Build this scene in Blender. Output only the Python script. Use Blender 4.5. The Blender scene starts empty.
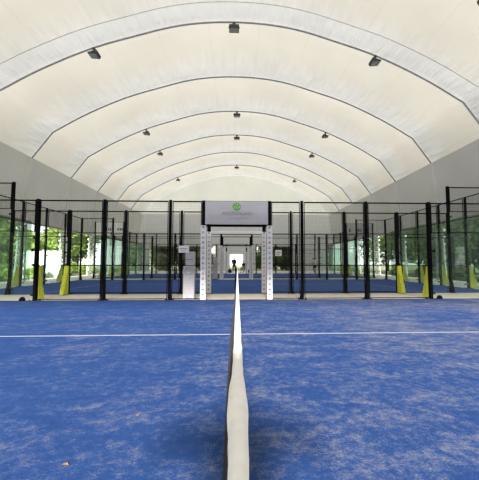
import bpy, bmesh, math, random
from mathutils import Vector, Matrix, noise
random.seed(7)
S = bpy.context.scene
COL = S.collection
PI = math.pi

# ------------------------------------------------------------------ materials
def nt(name):
    m = bpy.data.materials.new(name); m.use_nodes = True
    t = m.node_tree; t.nodes.clear()
    out = t.nodes.new('ShaderNodeOutputMaterial')
    return m, t, out

def mat(name, col, rough=0.6, metal=0.0, var=0.12, scale=8.0, bump=0.0, spec=0.4, emit=None):
    m, t, out = nt(name); N, L = t.nodes, t.links
    b = N.new('ShaderNodeBsdfPrincipled')
    tc = N.new('ShaderNodeTexCoord'); nz = N.new('ShaderNodeTexNoise')
    nz.inputs['Scale'].default_value = scale; nz.inputs['Detail'].default_value = 4
    L.new(tc.outputs['Object'], nz.inputs['Vector'])
    rp = N.new('ShaderNodeValToRGB')
    c = Vector(col[:3])
    rp.color_ramp.elements[0].position = .3; rp.color_ramp.elements[1].position = .7
    rp.color_ramp.elements[0].color = (*[x*(1-var) for x in c], 1)
    rp.color_ramp.elements[1].color = (*[min(1, x*(1+var)) for x in c], 1)
    L.new(nz.outputs['Fac'], rp.inputs['Fac']); L.new(rp.outputs['Color'], b.inputs['Base Color'])
    b.inputs['Roughness'].default_value = rough; b.inputs['Metallic'].default_value = metal
    b.inputs['Specular IOR Level'].default_value = spec
    if bump:
        bp = N.new('ShaderNodeBump'); bp.inputs['Strength'].default_value = bump; bp.inputs['Distance'].default_value = .01
        L.new(nz.outputs['Fac'], bp.inputs['Height']); L.new(bp.outputs['Normal'], b.inputs['Normal'])
    L.new(b.outputs[0], out.inputs['Surface'])
    return m

def membrane(name, dcol, tcol, wr=0.0, tfac=0.6, seam=0.0):
    """translucent tent fabric; UV = (arc metres, metres past the arch in front of it)"""
    m, t, out = nt(name); N, L = t.nodes, t.links
    uv = N.new('ShaderNodeUVMap'); sep = N.new('ShaderNodeSeparateXYZ'); L.new(uv.outputs[0], sep.inputs[0])
    # wrinkles: noise drawn out along the hall
    cmb = N.new('ShaderNodeCombineXYZ')
    mu = N.new('ShaderNodeMath'); mu.operation = 'MULTIPLY'; mu.inputs[1].default_value = 2.6
    mv = N.new('ShaderNodeMath'); mv.operation = 'MULTIPLY'; mv.inputs[1].default_value = .45
    L.new(sep.outputs[0], mu.inputs[0]); L.new(sep.outputs[1], mv.inputs[0])
    L.new(mu.outputs[0], cmb.inputs[0]); L.new(mv.outputs[0], cmb.inputs[1])
    nz = N.new('ShaderNodeTexNoise'); nz.inputs['Scale'].default_value = 1.3; nz.inputs['Detail'].default_value = 3
    L.new(cmb.outputs[0], nz.inputs['Vector'])
    # strongest close to the arch (v small)
    mr = N.new('ShaderNodeMapRange'); mr.inputs['From Min'].default_value = .0; mr.inputs['From Max'].default_value = 2.6
    mr.inputs['To Min'].default_value = 1.0; mr.inputs['To Max'].default_value = .05
    L.new(sep.outputs[1], mr.inputs['Value'])
    mm = N.new('ShaderNodeMath'); mm.operation = 'MULTIPLY'; L.new(nz.outputs['Fac'], mm.inputs[0]); L.new(mr.outputs[0], mm.inputs[1])
    bp = N.new('ShaderNodeBump'); bp.inputs['Strength'].default_value = 1.0; bp.inputs['Distance'].default_value = wr
    L.new(mm.outputs[0], bp.inputs['Height'])
    # faint weld seams and dust
    tc = N.new('ShaderNodeTexCoord')
    n2 = N.new('ShaderNodeTexNoise'); n2.inputs['Scale'].default_value = .35; n2.inputs['Detail'].default_value = 5
    L.new(tc.outputs['Object'], n2.inputs['Vector'])
    sm = N.new('ShaderNodeMath'); sm.operation = 'PINGPONG'; sm.inputs[1].default_value = 1.25; L.new(sep.outputs[0], sm.inputs[0])
    lt = N.new('ShaderNodeMath'); lt.operation = 'LESS_THAN'; lt.inputs[1].default_value = .05; L.new(sm.outputs[0], lt.inputs[0])
    ls = N.new('ShaderNodeMath'); ls.operation = 'MULTIPLY'; ls.inputs[1].default_value = seam; L.new(lt.outputs[0], ls.inputs[0])
    md = N.new('ShaderNodeMapRange'); md.inputs['From Min'].default_value = .3; md.inputs['From Max'].default_value = .7
    md.inputs['To Min'].default_value = .93; md.inputs['To Max'].default_value = 1.03
    L.new(n2.outputs['Fac'], md.inputs['Value'])
    sb = N.new('ShaderNodeMath'); sb.operation = 'SUBTRACT'; L.new(md.outputs[0], sb.inputs[0]); L.new(ls.outputs[0], sb.inputs[1])
    ga = N.new('ShaderNodeMapRange'); ga.interpolation_type = 'SMOOTHSTEP'
    ga.inputs['From Min'].default_value = .35; ga.inputs['From Max'].default_value = 2.4; ga.inputs['To Min'].default_value = 1.0; ga.inputs['To Max'].default_value = .0
    wv = N.new('ShaderNodeMath'); wv.operation = 'MULTIPLY_ADD'; wv.inputs[1].default_value = -2.6; L.new(nz.outputs['Fac'], wv.inputs[0])
    ad = N.new('ShaderNodeMath'); ad.operation = 'ADD'; ad.inputs[1].default_value = 1.3; L.new(sep.outputs[1], wv.inputs[2]); L.new(wv.outputs[0], ad.inputs[0])
    L.new(ad.outputs[0], ga.inputs['Value'])
    def tint(c):
        if seam:
            mc = N.new('ShaderNodeMix'); mc.data_type = 'RGBA'; mc.inputs['A'].default_value = (*c, 1)
            g_ = (c[1]+c[0])*.5*1.0; mc.inputs['B'].default_value = (g_*1.10, g_*1.09, g_*1.04, 1)
            L.new(ga.outputs[0], mc.inputs['Factor'])
            vm = N.new('ShaderNodeVectorMath'); vm.operation = 'SCALE'; L.new(mc.outputs['Result'], vm.inputs[0])
            L.new(sb.outputs[0], vm.inputs['Scale']); return vm.outputs[0]
        vm = N.new('ShaderNodeVectorMath'); vm.operation = 'SCALE'; vm.inputs[0].default_value = c
        L.new(sb.outputs[0], vm.inputs['Scale']); return vm.outputs[0]
    d = N.new('ShaderNodeBsdfDiffuse'); tr = N.new('ShaderNodeBsdfTranslucent')
    L.new(tint(dcol), d.inputs['Color']); L.new(tint(tcol), tr.inputs['Color'])
    L.new(bp.outputs['Normal'], d.inputs['Normal']); L.new(bp.outputs['Normal'], tr.inputs['Normal'])
    mx = N.new('ShaderNodeMixShader'); mx.inputs[0].default_value = tfac
    L.new(d.outputs[0], mx.inputs[1]); L.new(tr.outputs[0], mx.inputs[2])
    L.new(mx.outputs[0], out.inputs['Surface'])
    return m

def turf_mat(name, sand=1.0, blue_gain=1.0):
    m, t, out = nt(name); N, L = t.nodes, t.links
    tc = N.new('ShaderNodeTexCoord')
    def nzt(scale, detail, rough=.55, dist=0, sc=(1, 1, 1), rot=0):
        mp = N.new('ShaderNodeMapping'); mp.inputs['Scale'].default_value = sc; mp.inputs['Rotation'].default_value = (0, 0, rot)
        L.new(tc.outputs['Object'], mp.inputs['Vector'])
        n = N.new('ShaderNodeTexNoise'); n.inputs['Scale'].default_value = scale; n.inputs['Detail'].default_value = detail
        n.inputs['Roughness'].default_value = rough; n.inputs['Distortion'].default_value = dist
        L.new(mp.outputs[0], n.inputs['Vector']); return n.outputs['Fac']
    big = nzt(.55, 3); mid = nzt(2.2, 6, .65, .6, (1, 1.7, 1), .5); fine = nzt(14, 8, .8); grain = nzt(70, 3, .7)
    def math_(op, a, b):
        n = N.new('ShaderNodeMath'); n.operation = op
        for i, v in enumerate((a, b)):
            if isinstance(v, (int, float)): n.inputs[i].default_value = v
            else: L.new(v, n.inputs[i])
        return n.outputs[0]
    sep = N.new('ShaderNodeSeparateXYZ'); L.new(tc.outputs['Object'], sep.inputs[0])
    side = N.new('ShaderNodeMapRange'); side.inputs['From Min'].default_value = -3; side.inputs['From Max'].default_value = 3
    side.inputs['To Min'].default_value = -.085; side.inputs['To Max'].default_value = .05
    L.new(sep.outputs[0], side.inputs['Value'])
    v = math_('ADD', math_('MULTIPLY', big, .35), math_('MULTIPLY', mid, .65))
    v = math_('ADD', v, math_('MULTIPLY', math_('SUBTRACT', fine, .5), .95))
    v = math_('ADD', v, math_('MULTIPLY', math_('SUBTRACT', grain, .5), .55))
    v = math_('ADD', v, side.outputs[0])
    mk = N.new('ShaderNodeMapRange'); mk.interpolation_type = 'SMOOTHSTEP'
    mk.inputs['From Min'].default_value = .42; mk.inputs['From Max'].default_value = .80
    mk.inputs['To Max'].default_value = .66*sand
    L.new(v, mk.inputs['Value'])
    rp = N.new('ShaderNodeValToRGB')
    rp.color_ramp.elements[0].position = .30; rp.color_ramp.elements[0].color = (.0104*blue_gain, .031*blue_gain, .116*blue_gain, 1)
    rp.color_ramp.elements[1].position = .70; rp.color_ramp.elements[1].color = (.0195*blue_gain, .056*blue_gain, .186*blue_gain, 1)
    L.new(math_('ADD', math_('MULTIPLY', fine, .6), math_('MULTIPLY', mid, .4)), rp.inputs['Fac'])
    mx = N.new('ShaderNodeMix'); mx.data_type = 'RGBA'; mx.inputs['B'].default_value = (.215, .205, .20, 1)
    L.new(mk.outputs[0], mx.inputs['Factor']); L.new(rp.outputs['Color'], mx.inputs['A'])
    b = N.new('ShaderNodeBsdfPrincipled'); b.inputs['Roughness'].default_value = .85; b.inputs['Specular IOR Level'].default_value = .08
    L.new(mx.outputs['Result'], b.inputs['Base Color'])
    bp = N.new('ShaderNodeBump'); bp.inputs['Strength'].default_value = .5; bp.inputs['Distance'].default_value = .012
    L.new(math_('ADD', grain, fine), bp.inputs['Height']); L.new(bp.outputs['Normal'], b.inputs['Normal'])
    L.new(b.outputs[0], out.inputs['Surface'])
    return m

def glass_mat(name, tint, haze=0.0, hazecol=(.5, .6, .55), gl=0.5, stripes=False):
    m, t, out = nt(name); N, L = t.nodes, t.links
    tr = N.new('ShaderNodeBsdfTransparent'); tr.inputs['Color'].default_value = (*tint, 1)
    g = N.new('ShaderNodeBsdfGlossy'); g.inputs['Roughness'].default_value = .03
    fr = N.new('ShaderNodeFresnel'); fr.inputs['IOR'].default_value = 1.35
    mu = N.new('ShaderNodeMath'); mu.operation = 'MULTIPLY'; mu.inputs[1].default_value = gl
    L.new(fr.outputs[0], mu.inputs[0])
    mx = N.new('ShaderNodeMixShader'); L.new(mu.outputs[0], mx.inputs[0]); L.new(tr.outputs[0], mx.inputs[1]); L.new(g.outputs[0], mx.inputs[2])
    last = mx.outputs[0]
    if haze:
        d = N.new('ShaderNodeBsdfDiffuse'); d.inputs['Color'].default_value = (*hazecol, 1)
        tl = N.new('ShaderNodeBsdfTranslucent'); tl.inputs['Color'].default_value = (*hazecol, 1)
        dd = N.new('ShaderNodeMixShader'); dd.inputs[0].default_value = .6
        L.new(d.outputs[0], dd.inputs[1]); L.new(tl.outputs[0], dd.inputs[2])
        m2 = N.new('ShaderNodeMixShader'); L.new(last, m2.inputs[1]); L.new(dd.outputs[0], m2.inputs[2])
        tc = N.new('ShaderNodeTexCoord'); nz = N.new('ShaderNodeTexNoise'); nz.inputs['Scale'].default_value = 1.2
        L.new(tc.outputs['Object'], nz.inputs['Vector'])
        mr = N.new('ShaderNodeMapRange'); mr.inputs['From Min'].default_value = .35; mr.inputs['From Max'].default_value = .65
        mr.inputs['To Min'].default_value = haze*.8; mr.inputs['To Max'].default_value = haze*1.2
        L.new(nz.outputs['Fac'], mr.inputs['Value']); L.new(mr.outputs[0], m2.inputs[0])
        last = m2.outputs[0]
    L.new(last, out.inputs['Surface'])
    return m

def leaf_mat(name, c1, c2):
    m, t, out = nt(name); N, L = t.nodes, t.links
    tc = N.new('ShaderNodeTexCoord'); nz = N.new('ShaderNodeTexNoise'); nz.inputs['Scale'].default_value = 1.6; nz.inputs['Detail'].default_value = 6
    L.new(tc.outputs['Object'], nz.inputs['Vector'])
    rp = N.new('ShaderNodeValToRGB'); rp.color_ramp.elements[0].position = .35; rp.color_ramp.elements[1].position = .65
    rp.color_ramp.elements[0].color = (*c1, 1); rp.color_ramp.elements[1].color = (*c2, 1)
    L.new(nz.outputs['Fac'], rp.inputs['Fac'])
    d = N.new('ShaderNodeBsdfDiffuse'); tl = N.new('ShaderNodeBsdfTranslucent')
    L.new(rp.outputs['Color'], d.inputs['Color']); L.new(rp.outputs['Color'], tl.inputs['Color'])
    mx = N.new('ShaderNodeMixShader'); mx.inputs[0].default_value = .45
    L.new(d.outputs[0], mx.inputs[1]); L.new(tl.outputs[0], mx.inputs[2]); L.new(mx.outputs[0], out.inputs['Surface'])
    return m

M = dict(
    turf=turf_mat('blue_turf', .92, 1.1),
    turf_lifted=turf_mat('blue_turf_far_lifted', .35, 1.9),  # far courts: less sand, blue brightened to stand in for missing sunlight
    line=mat('line_white', (.21, .225, .27), .8, var=.1, scale=30),
    concrete=mat('concrete_pale', (.54, .49, .41), .8, var=.07, scale=3, bump=.1),
    pale=mat('concrete_light', (.82, .80, .77), .8, var=.06, scale=1.5, bump=.1),
    black=mat('black_steel', (.005, .005, .006), .9, var=.2, scale=12, spec=.03),
    wire=mat('black_wire', (.02, .02, .022), .7, var=.1, spec=.2),
    white=mat('white_paint', (.88, .88, .88), .5, var=.04),
    white_pad=mat('white_pad_cover', (.62, .615, .66), .55, var=.05, scale=6),
    grey_print=mat('grey_print', (.24, .235, .27), .6, var=.1),
    yellow=mat('yellow_foam', (.64, .69, .05), .6, var=.12, scale=10),
    sign=mat('sign_vinyl', (.40, .395, .46), .6, var=.05, scale=2),
    sign_grey=mat('sign_lettering', (.17, .165, .20), .6, var=.05),
    sign_faint=mat('sign_small_lettering', (.28, .275, .33), .6, var=.05),
    green=mat('logo_green', (.10, .30, .09), .5, var=.1),
    lime=mat('logo_lime', (.32, .54, .25), .5, var=.1),
    totem=mat('totem_grey', (.52, .515, .54), .5, var=.04),
    totem_dark=mat('totem_print', (.26, .27, .36), .5, var=.05),
    arch=mat('arch_steel', (.30, .31, .335), .6, metal=.0, var=.12, scale=3),
    truss=mat('truss_white', (.78, .79, .80), .5, var=.05),
    lamp=mat('lamp_housing', (.055, .05, .045), .5, var=.2),
    lens=mat('lamp_lens', (.30, .34, .34), .15, var=.1, spec=.8),
    grey_wall=membrane('wall_fabric_grey', (.64, .63, .615), (.34, .335, .325), .03, .5, .0),
    wall_seam=mat('strap_white', (.62, .61, .59), .7, var=.05),
    cream=membrane('roof_fabric_cream', (.80, .77, .70), (.378, .358, .316), .09, .62, .03),
    end_wall=membrane('end_fabric_grey', (.66, .655, .64), (.46, .455, .45), .02, .55, .0),
    gable=membrane('gable_fabric', (.85, .83, .77), (.74, .72, .65), .02, .7, .0),
    sleeve=membrane('roof_sleeve_white', (.80, .80, .78), (.40, .396, .385), .10, .62, .0),
    tape=mat('tape_white', (.80, .80, .80), .75, var=.05, scale=40, bump=.25),
    net=mat('net_black', (.012, .012, .016), .8, var=.1),
    glass=glass_mat('court_glass', (.955, .98, .968), .012, (.45, .58, .52), .18),
    curtain=glass_mat('curtain_film', (.46, .60, .50), .30, (.085, .125, .10), .05),
    chrome=mat('clamp_steel', (.03, .03, .03), .35, metal=.5),
    bark=mat('bark', (.10, .075, .05), .9, var=.3, scale=5, bump=.5),
    leaf_a=leaf_mat('leaf_bright', (.20, .34, .05), (.58, .68, .20)),
    leaf_b=leaf_mat('leaf_mid', (.09, .19, .045), (.32, .45, .13)),
    leaf_c=leaf_mat('leaf_dark', (.045, .095, .035), (.16, .24, .09)),
    leaf_d=leaf_mat('leaf_olive', (.22, .25, .15), (.52, .55, .38)),
    ground=mat('garden_ground', (.22, .25, .12), .95, var=.35, scale=.6),
    dry=mat('dry_leaf', (.24, .14, .07), .7, var=.3, scale=60),
    skin=mat('skin', (.50, .30, .21), .55, var=.06),
    hair=mat('hair_dark', (.03, .02, .015), .6, var=.3, scale=40),
    dark_cloth=mat('cloth_dark', (.018, .018, .024), .85, var=.25, scale=20),
    white_cloth=mat('cloth_white', (.86, .85, .82), .85, var=.05, scale=20),
    grey_cloth=mat('cloth_grey', (.20, .20, .22), .85, var=.1, scale=20),
    shoe=mat('shoe', (.55, .5, .45), .6, var=.1),
    cam=mat('camera_black', (.02, .02, .02), .4, var=.1),
    banner_white=mat('banner_cloth_white', (.90, .90, .90), .6, var=.03),
    banner=mat('banner_mesh_grey', (.42, .42, .43), .6, var=.05),
    portal=mat('door_frame_grey', (.50, .49, .46), .6, var=.05),
)

# ------------------------------------------------------------------ mesh helpers
class MB:
    def __init__(s): s.v = []; s.f = []; s.m = []
    def add(s, vs, fs, mi=0):
        o = len(s.v); s.v += [tuple(p) for p in vs]
        for f in fs: s.f.append(tuple(o+i for i in f)); s.m.append(mi)
        return s
    def box(s, a, b, mi=0):
        (x0, y0, z0), (x1, y1, z1) = a, b
        return s.add([(x0,y0,z0),(x1,y0,z0),(x1,y1,z0),(x0,y1,z0),(x0,y0,z1),(x1,y0,z1),(x1,y1,z1),(x0,y1,z1)],
                     [(0,3,2,1),(4,5,6,7),(0,1,5,4),(1,2,6,5),(2,3,7,6),(3,0,4,7)], mi)
    def cbox(s, c, d, mi=0):
        return s.box([c[i]-d[i]/2 for i in range(3)], [c[i]+d[i]/2 for i in range(3)], mi)
    def path(s, pts, r, n=6, mi=0, cap=True, ry=None):
        pts = [Vector(p) for p in pts]; rings = []; up = None
        for i, p in enumerate(pts):
            t = (pts[min(i+1, len(pts)-1)]-pts[max(i-1, 0)]).normalized()
            if up is None: up = Vector((0,0,1)) if abs(t.z) < .9 else Vector((0,1,0))
            a = t.cross(up).normalized(); b = a.cross(t).normalized(); up = b
            rr = r[i] if isinstance(r, (list, tuple)) else r
            rings.append([p+a*(rr*math.cos(2*PI*k/n+PI/n))+b*((ry or rr)*math.sin(2*PI*k/n+PI/n)) for k in range(n)])
        vs = [q for R in rings for q in R]; fs = []
        for i in range(len(rings)-1):
            for k in range(n):
                fs.append((i*n+k, i*n+(k+1)%n, (i+1)*n+(k+1)%n, (i+1)*n+k))
        if cap: fs += [tuple(range(n-1, -1, -1)), tuple(len(vs)-n+k for k in range(n))]
        return s.add(vs, fs, mi)
    def prism(s, poly, axis, a, b, mi=0):
        """poly of 2-D points in the other two axes, extruded along axis from a to b"""
        def P(u, v, w): return {'x': (w, u, v), 'y': (u, w, v), 'z': (u, v, w)}[axis]
        n = len(poly)
        vs = [P(u, v, a) for u, v in poly]+[P(u, v, b) for u, v in poly]
        fs = [tuple(range(n)), tuple(range(2*n-1, n-1, -1))]+[(i, n+i, n+(i+1)%n, (i+1)%n) for i in range(n)]
        return s.add(vs, fs, mi)
    def mesh(s, name, mats, smooth=False, fix=True):
        me = bpy.data.meshes.new(name); me.from_pydata(s.v, [], s.f)
        for m in (mats if isinstance(mats, (list, tuple)) else [mats]): me.materials.append(m)
        me.polygons.foreach_set('material_index', s.m)
        if fix:
            bm = bmesh.new(); bm.from_mesh(me); bmesh.ops.recalc_face_normals(bm, faces=bm.faces[:]); bm.to_mesh(me); bm.free()
        if smooth: me.polygons.foreach_set('use_smooth', [True]*len(me.polygons))
        return me

def bevel(me, w=.006, seg=2):
    bm = bmesh.new(); bm.from_mesh(me)
    bmesh.ops.bevel(bm, geom=bm.edges[:], offset=w, segments=seg, affect='EDGES', clamp_overlap=True)
    bm.to_mesh(me); bm.free(); return me

def obj(name, me, parent=None, loc=(0,0,0), rot=(0,0,0), scale=(1,1,1)):
    o = bpy.data.objects.new(name, me); COL.objects.link(o)
    o.location = loc; o.rotation_euler = rot; o.scale = scale
    if parent: o.parent = parent
    return o
def tag(o, label, cat, group=None, kind=None):
    o['label'] = label; o['category'] = cat
    if group: o['group'] = group
    if kind: o['kind'] = kind
    return o
def thing(name, label, cat, loc=(0,0,0), rz=0, group=None):
    return tag(obj(name, None, None, loc, (0,0,rz)), label, cat, group)
def struct(name, me, **k):
    o = obj(name, me, **k); o['kind'] = 'structure'; return o

def text_mesh(txt, size, m, sx=1.0, depth=.004):
    cu = bpy.data.curves.new('t', 'FONT'); cu.body = txt; cu.size = size; cu.align_x = 'CENTER'; cu.align_y = 'CENTER'; cu.extrude = depth
    cu.space_character = 1.05
    o = bpy.data.objects.new('t', cu); COL.objects.link(o)
    dg = bpy.context.evaluated_depsgraph_get(); me = bpy.data.meshes.new_from_object(o.evaluated_get(dg))
    bpy.data.objects.remove(o); bpy.data.curves.remove(cu)
    me.materials.clear(); me.materials.append(m)
    me.transform(Matrix.Rotation(PI/2, 4, 'X') @ Matrix.Diagonal((sx, 1, 1, 1)))
    return me

# ------------------------------------------------------------------ camera
F = 343.0
cd = bpy.data.cameras.new('camera'); cam = bpy.data.objects.new('camera', cd); COL.objects.link(cam)
cd.sensor_fit = 'HORIZONTAL'; cd.sensor_width = 36; cd.lens = F*36/479; cd.shift_x = -12.5/479; cd.clip_start = .05; cd.clip_end = 400
cam.location = (-.006, 0, 1.12); cam.rotation_euler = (PI/2+math.radians(3.77), 0, -math.radians(2.6))
S.camera = cam

# ------------------------------------------------------------------ hall shell
Y0, Y1 = -12.0, 45.3
PITCH = 4.9
ARCH = [11.0+PITCH*k for k in range(7)]            # arches in view
ARCH[0] = 10.75
EAVE = (12.32, 7.42); KNEE = (11.15, 9.02); FOOT = (12.85, 3.65)
ctrl = [(0, 12.78), (1.6, 12.70), (3.1, 12.45), (4.75, 11.97), (6.9, 11.25), (9.2, 10.17), (11.15, 9.02)]
def spline(c, n=40):
    """Catmull-Rom through c, mirrored at the crown"""
    p = [(-c[1][0], c[1][1])]+list(c)+[(2*c[-1][0]-c[-2][0], 2*c[-1][1]-c[-2][1])]
    out = []
    per = n//(len(c)-1)
    for i in range(1, len(p)-2):
        for k in range(per):
            t = k/per; q = []
            for a in (0, 1):
                p0, p1, p2, p3 = p[i-1][a], p[i][a], p[i+1][a], p[i+2][a]
                q.append(.5*(2*p1+(p2-p0)*t+(2*p0-5*p1+4*p2-p3)*t*t+(3*p1-p0-3*p2+p3)*t**3))
            out.append(tuple(q))
    out.append(c[-1]); return out
half = spline(ctrl, 42)
prof = [(-x, z) for x, z in reversed(half)][:-1]+half                # knee to knee
prof = [(-EAVE[0], EAVE[1]), (-(EAVE[0]*.66+KNEE[0]*.34), EAVE[1]*.66+KNEE[1]*.34), (-(EAVE[0]*.33+KNEE[0]*.67), EAVE[1]*.33+KNEE[1]*.67)]+prof+\
       [(EAVE[0]*.33+KNEE[0]*.67, EAVE[1]*.33+KNEE[1]*.67), (EAVE[0]*.66+KNEE[0]*.34, EAVE[1]*.66+KNEE[1]*.34), (EAVE[0], EAVE[1])]
arc = [0]
for i in range(1, len(prof)): arc.append(arc[-1]+math.dist(prof[i-1], prof[i]))
def normal2(i):
    a = prof[max(i-1, 0)]; b = prof[min(i+1, len(prof)-1)]
    t = Vector((b[0]-a[0], b[1]-a[1])).normalized(); n = Vector((-t.y, t.x)); return n
ys = []
k0 = 11.0-PITCH*5
bay_edges = [k0+PITCH*i for i in range(13)]
for i, b in enumerate(bay_edges[:-1]):
    for q in (0, .05, .12, .22, .34, .46, .58, .68, .7755, .84, .90, .95): ys.append((b+PITCH*q, q))
ys.append((bay_edges[-1], 0.0))
ys = [(y, q) for y, q in ys if Y0 <= y <= Y1+.01]
vs, fs, ms, uvs = [], [], [], []
np_ = len(prof)
for y, q in ys:
    # the liner is pulled tight to each arch and billows between them
    bulge = .14*(math.sin(PI*q)**.8) if 0 < q < 1 else 0
    for i, (x, z) in enumerate(prof):
        n = normal2(i); w = 1 if 0 < i < np_-1 else 0
        d = (PITCH*(1-q)) if q > 0 else 0
        wr = .05*math.exp(-d/1.1)*noise.noise(Vector((arc[i]*1.9, y*.35, 3.1))) if q > 0 else 0
        vs.append((x+n.x*(bulge*w+wr*w), y, z+n.y*(bulge*w+wr*w)))
        uvs.append((arc[i], d))
for j in range(len(ys)-1):
    for i in range(np_-1):
        fs.append((j*np_+i, j*np_+i+1, (j+1)*np_+i+1, (j+1)*np_+i))
        ms.append(1 if ys[j][1] >= .77 and 15.0-PITCH < ys[j][0] < 15.9 else 0)
me = bpy.data.meshes.new('ceiling'); me.from_pydata(vs, [], fs)
me.materials.append(M['cream']); me.materials.append(M['sleeve'])
me.polygons.foreach_set('material_index', ms); me.polygons.foreach_set('use_smooth', [True]*len(fs))
ul = me.uv_layers.new(name='UVMap')
for p in me.polygons:
    for li in p.loop_indices:
        vi = me.loops[li].vertex_index; u = uvs[vi]
        if u[1] == 0 and ys[p.vertices[0]//np_][1] < .5 and vi//np_ == p.vertices[0]//np_: u = (u[0], PITCH)
        ul.data[li].uv = u
struct('ceiling', me)

def add_uv(me, fn):
    ul = me.uv_layers.new(name='UVMap')
    for p in me.polygons:
        for li in p.loop_indices: ul.data[li].uv = fn(me.vertices[me.loops[li].vertex_index].co)
for sgn, nm in ((-1, 'wall_left'), (1, 'wall_right')):
    b = MB(); ny = 58; nz = 10
    V = []
    for j in range(ny+1):
        y = Y0+(Y1-Y0)*j/ny
        for i in range(nz+1):
            t = i/nz; x = EAVE[0]+(FOOT[0]-EAVE[0])*t; z = EAVE[1]+(FOOT[1]-EAVE[1])*t
            x += .05*noise.noise(Vector((y*.8, z*.6, sgn*5)))*math.sin(PI*t)
            V.append((sgn*x, y, z))
    b.add(V, [(j*(nz+1)+i, j*(nz+1)+i+1, (j+1)*(nz+1)+i+1, (j+1)*(nz+1)+i) for j in range(ny) for i in range(nz)])
    me = b.mesh(nm, M['grey_wall'], True); add_uv(me, lambda c: (c.y*.35, c.z*.6)); struct(nm, me)
# light hem pipe along the lower edge of each side wall
for i, sgn in enumerate((-1, 1)):
    struct('trim_%d' % (i+1), MB().path([(sgn*FOOT[0], Y0, FOOT[1]-.06), (sgn*FOOT[0], Y1, FOOT[1]-.06)], .085, 8).mesh('hem', M['portal'], True))
# white lacing straps down the side walls at every arch
n_tr = 3
for y in ARCH[1:]:
    for sgn in (-1, 1):
        b = MB().path([(sgn*(EAVE[0]-.05), y, EAVE[1]-.05), (sgn*(FOOT[0]-.07), y, FOOT[1])], .045, 6)
        struct('trim_%d' % n_tr, b.mesh('strap', M['wall_seam'], True)); n_tr += 1

# end wall: grey fabric with two openings and a doorway, pale gable above
def wall_back():
    b = MB(); t0, t1 = Y1, Y1+.12; top = 7.5
    cuts = [-12.9, -11.4, -2.7, -.95, .95, 2.5, 7.5, 12.9]
    holes = {1: 3.35, 3: 2.3, 5: 3.35}
    for i in range(len(cuts)-1):
        b.add([(cuts[i], t0, holes.get(i, 0)), (cuts[i+1], t0, holes.get(i, 0)), (cuts[i+1], t0, top), (cuts[i], t0, top)], [(0, 1, 2, 3)])
    # frames round the openings
    for a, c, h in ((-11.4, -2.7, 3.35), (2.5, 7.5, 3.35), (-.95, .95, 2.3)):
        b.box((a, t0-.04, 0), (a+.09, t0, h), 1); b.box((c-.09, t0-.04, 0), (c, t0, h), 1); b.box((a, t0-.04, h-.1), (c, t0, h), 1)
    me = b.mesh('wall_back', [M['end_wall'], M['portal']]); add_uv(me, lambda c: (c.x*.35, c.z*.6)); struct('wall_back', me)
    g = MB(); pts = [(x, z) for x, z in prof if z > top-.1]
    V = [(pts[0][0], Y1+.02, top)]+[(x, Y1+.02, z+.1) for x, z in pts]+[(pts[-1][0], Y1+.02, top)]
    g.add(V, [tuple(range(len(V)))])
    me = g.mesh('wall_gable', M['gable']); add_uv(me, lambda c: (c.x, 3.0)); struct('wall_gable', me)
wall_back()
# unseen gable behind the camera: fabric added to block low sun, open below
g = MB(); pts = [(x, z) for x, z in prof if z > 9.2]
V = [(pts[0][0], Y0, 9.2)]+[(x, Y0, z+.1) for x, z in pts]+[(pts[-1][0], Y0, 9.2)]
me = g.add(V, [tuple(range(len(V)))]).mesh('wall_sun_block', M['grey_wall']); add_uv(me, lambda c: (c.x, 3.0)); struct('wall_sun_block', me)
# floor of the hall and ground outside
struct('floor', MB().box((-13.6, Y0, -.12), (13.6, Y1+1.2, 0)).mesh('floor', M['concrete']))
for i, (a, c) in enumerate((((-13.55, Y0, 0), (-10.12, Y1, .004)), ((10.12, Y0, 0), (13.55, Y1, .004)), ((-10.12, 35.0, 0), (10.12, Y1, .004)))):
    struct('trim_%d' % (n_tr+i), MB().box(a, c).mesh('pavement', M['pale']))
g = struct('ground', MB().box((-90, -60, -.3), (90, 130, -.13)).mesh('ground', M['ground']))

# ------------------------------------------------------------------ roof arches
NTH = ['nearest', 'second', 'third', 'fourth', 'fifth', 'sixth', 'farthest']
arch_pts = [(x, z) for x, z in prof]
for k, y in enumerate(ARCH):
    r = thing('roof_arch', 'dark curved steel roof arch on white lattice legs, %s from the camera' % NTH[k] if 0 < k < 6 else
              ('dark steel roof arch overhead just out of view, closest to the camera' if k == 0 else 'dark steel roof arch against the pale end gable'),
              'arch', (0, y, 0), 0, 'roof arches of the hall')
    if k == 6: y_off = -.08
    else: y_off = 0
    inner = [(x-normal2(i).x*.05, y_off, z-normal2(i).y*.05) for i, (x, z) in enumerate(arch_pts)]
    obj('arch_tube', MB().path(inner, .042, 8).mesh('arch_tube', M['arch'], True), r)
    if k >= 1:
        for s in (-1, 1):
            b = MB()
            a0, a1 = 12.42, 13.02
            b.path([(s*(a0+.03), 0, 3.75), (s*a0, 0, .0)], .05, 6); b.path([(s*(a1-.2), 0, 3.75), (s*a1, 0, .0)], .05, 6)
            nseg = 8
            for q in range(nseg):
                z0 = .1+q*3.5/nseg; z1 = .1+(q+1)*3.5/nseg
                p, w = ((a0, a1) if q % 2 == 0 else (a1, a0))
                b.path([(s*p, 0, z0), (s*w, 0, z1)], .04, 5); b.path([(s*w, .04, z0), (s*p, .04, z1)], .03, 5); b.path([(s*a0, 0, z1), (s*a1, 0, z1)], .028, 5)
            b.cbox((s*12.7, 0, .02), (.8, .4, .04))
            o = obj('lattice_leg', b.mesh('lattice_leg', M['truss']), r); o['label'] = 'white lattice leg'

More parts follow.
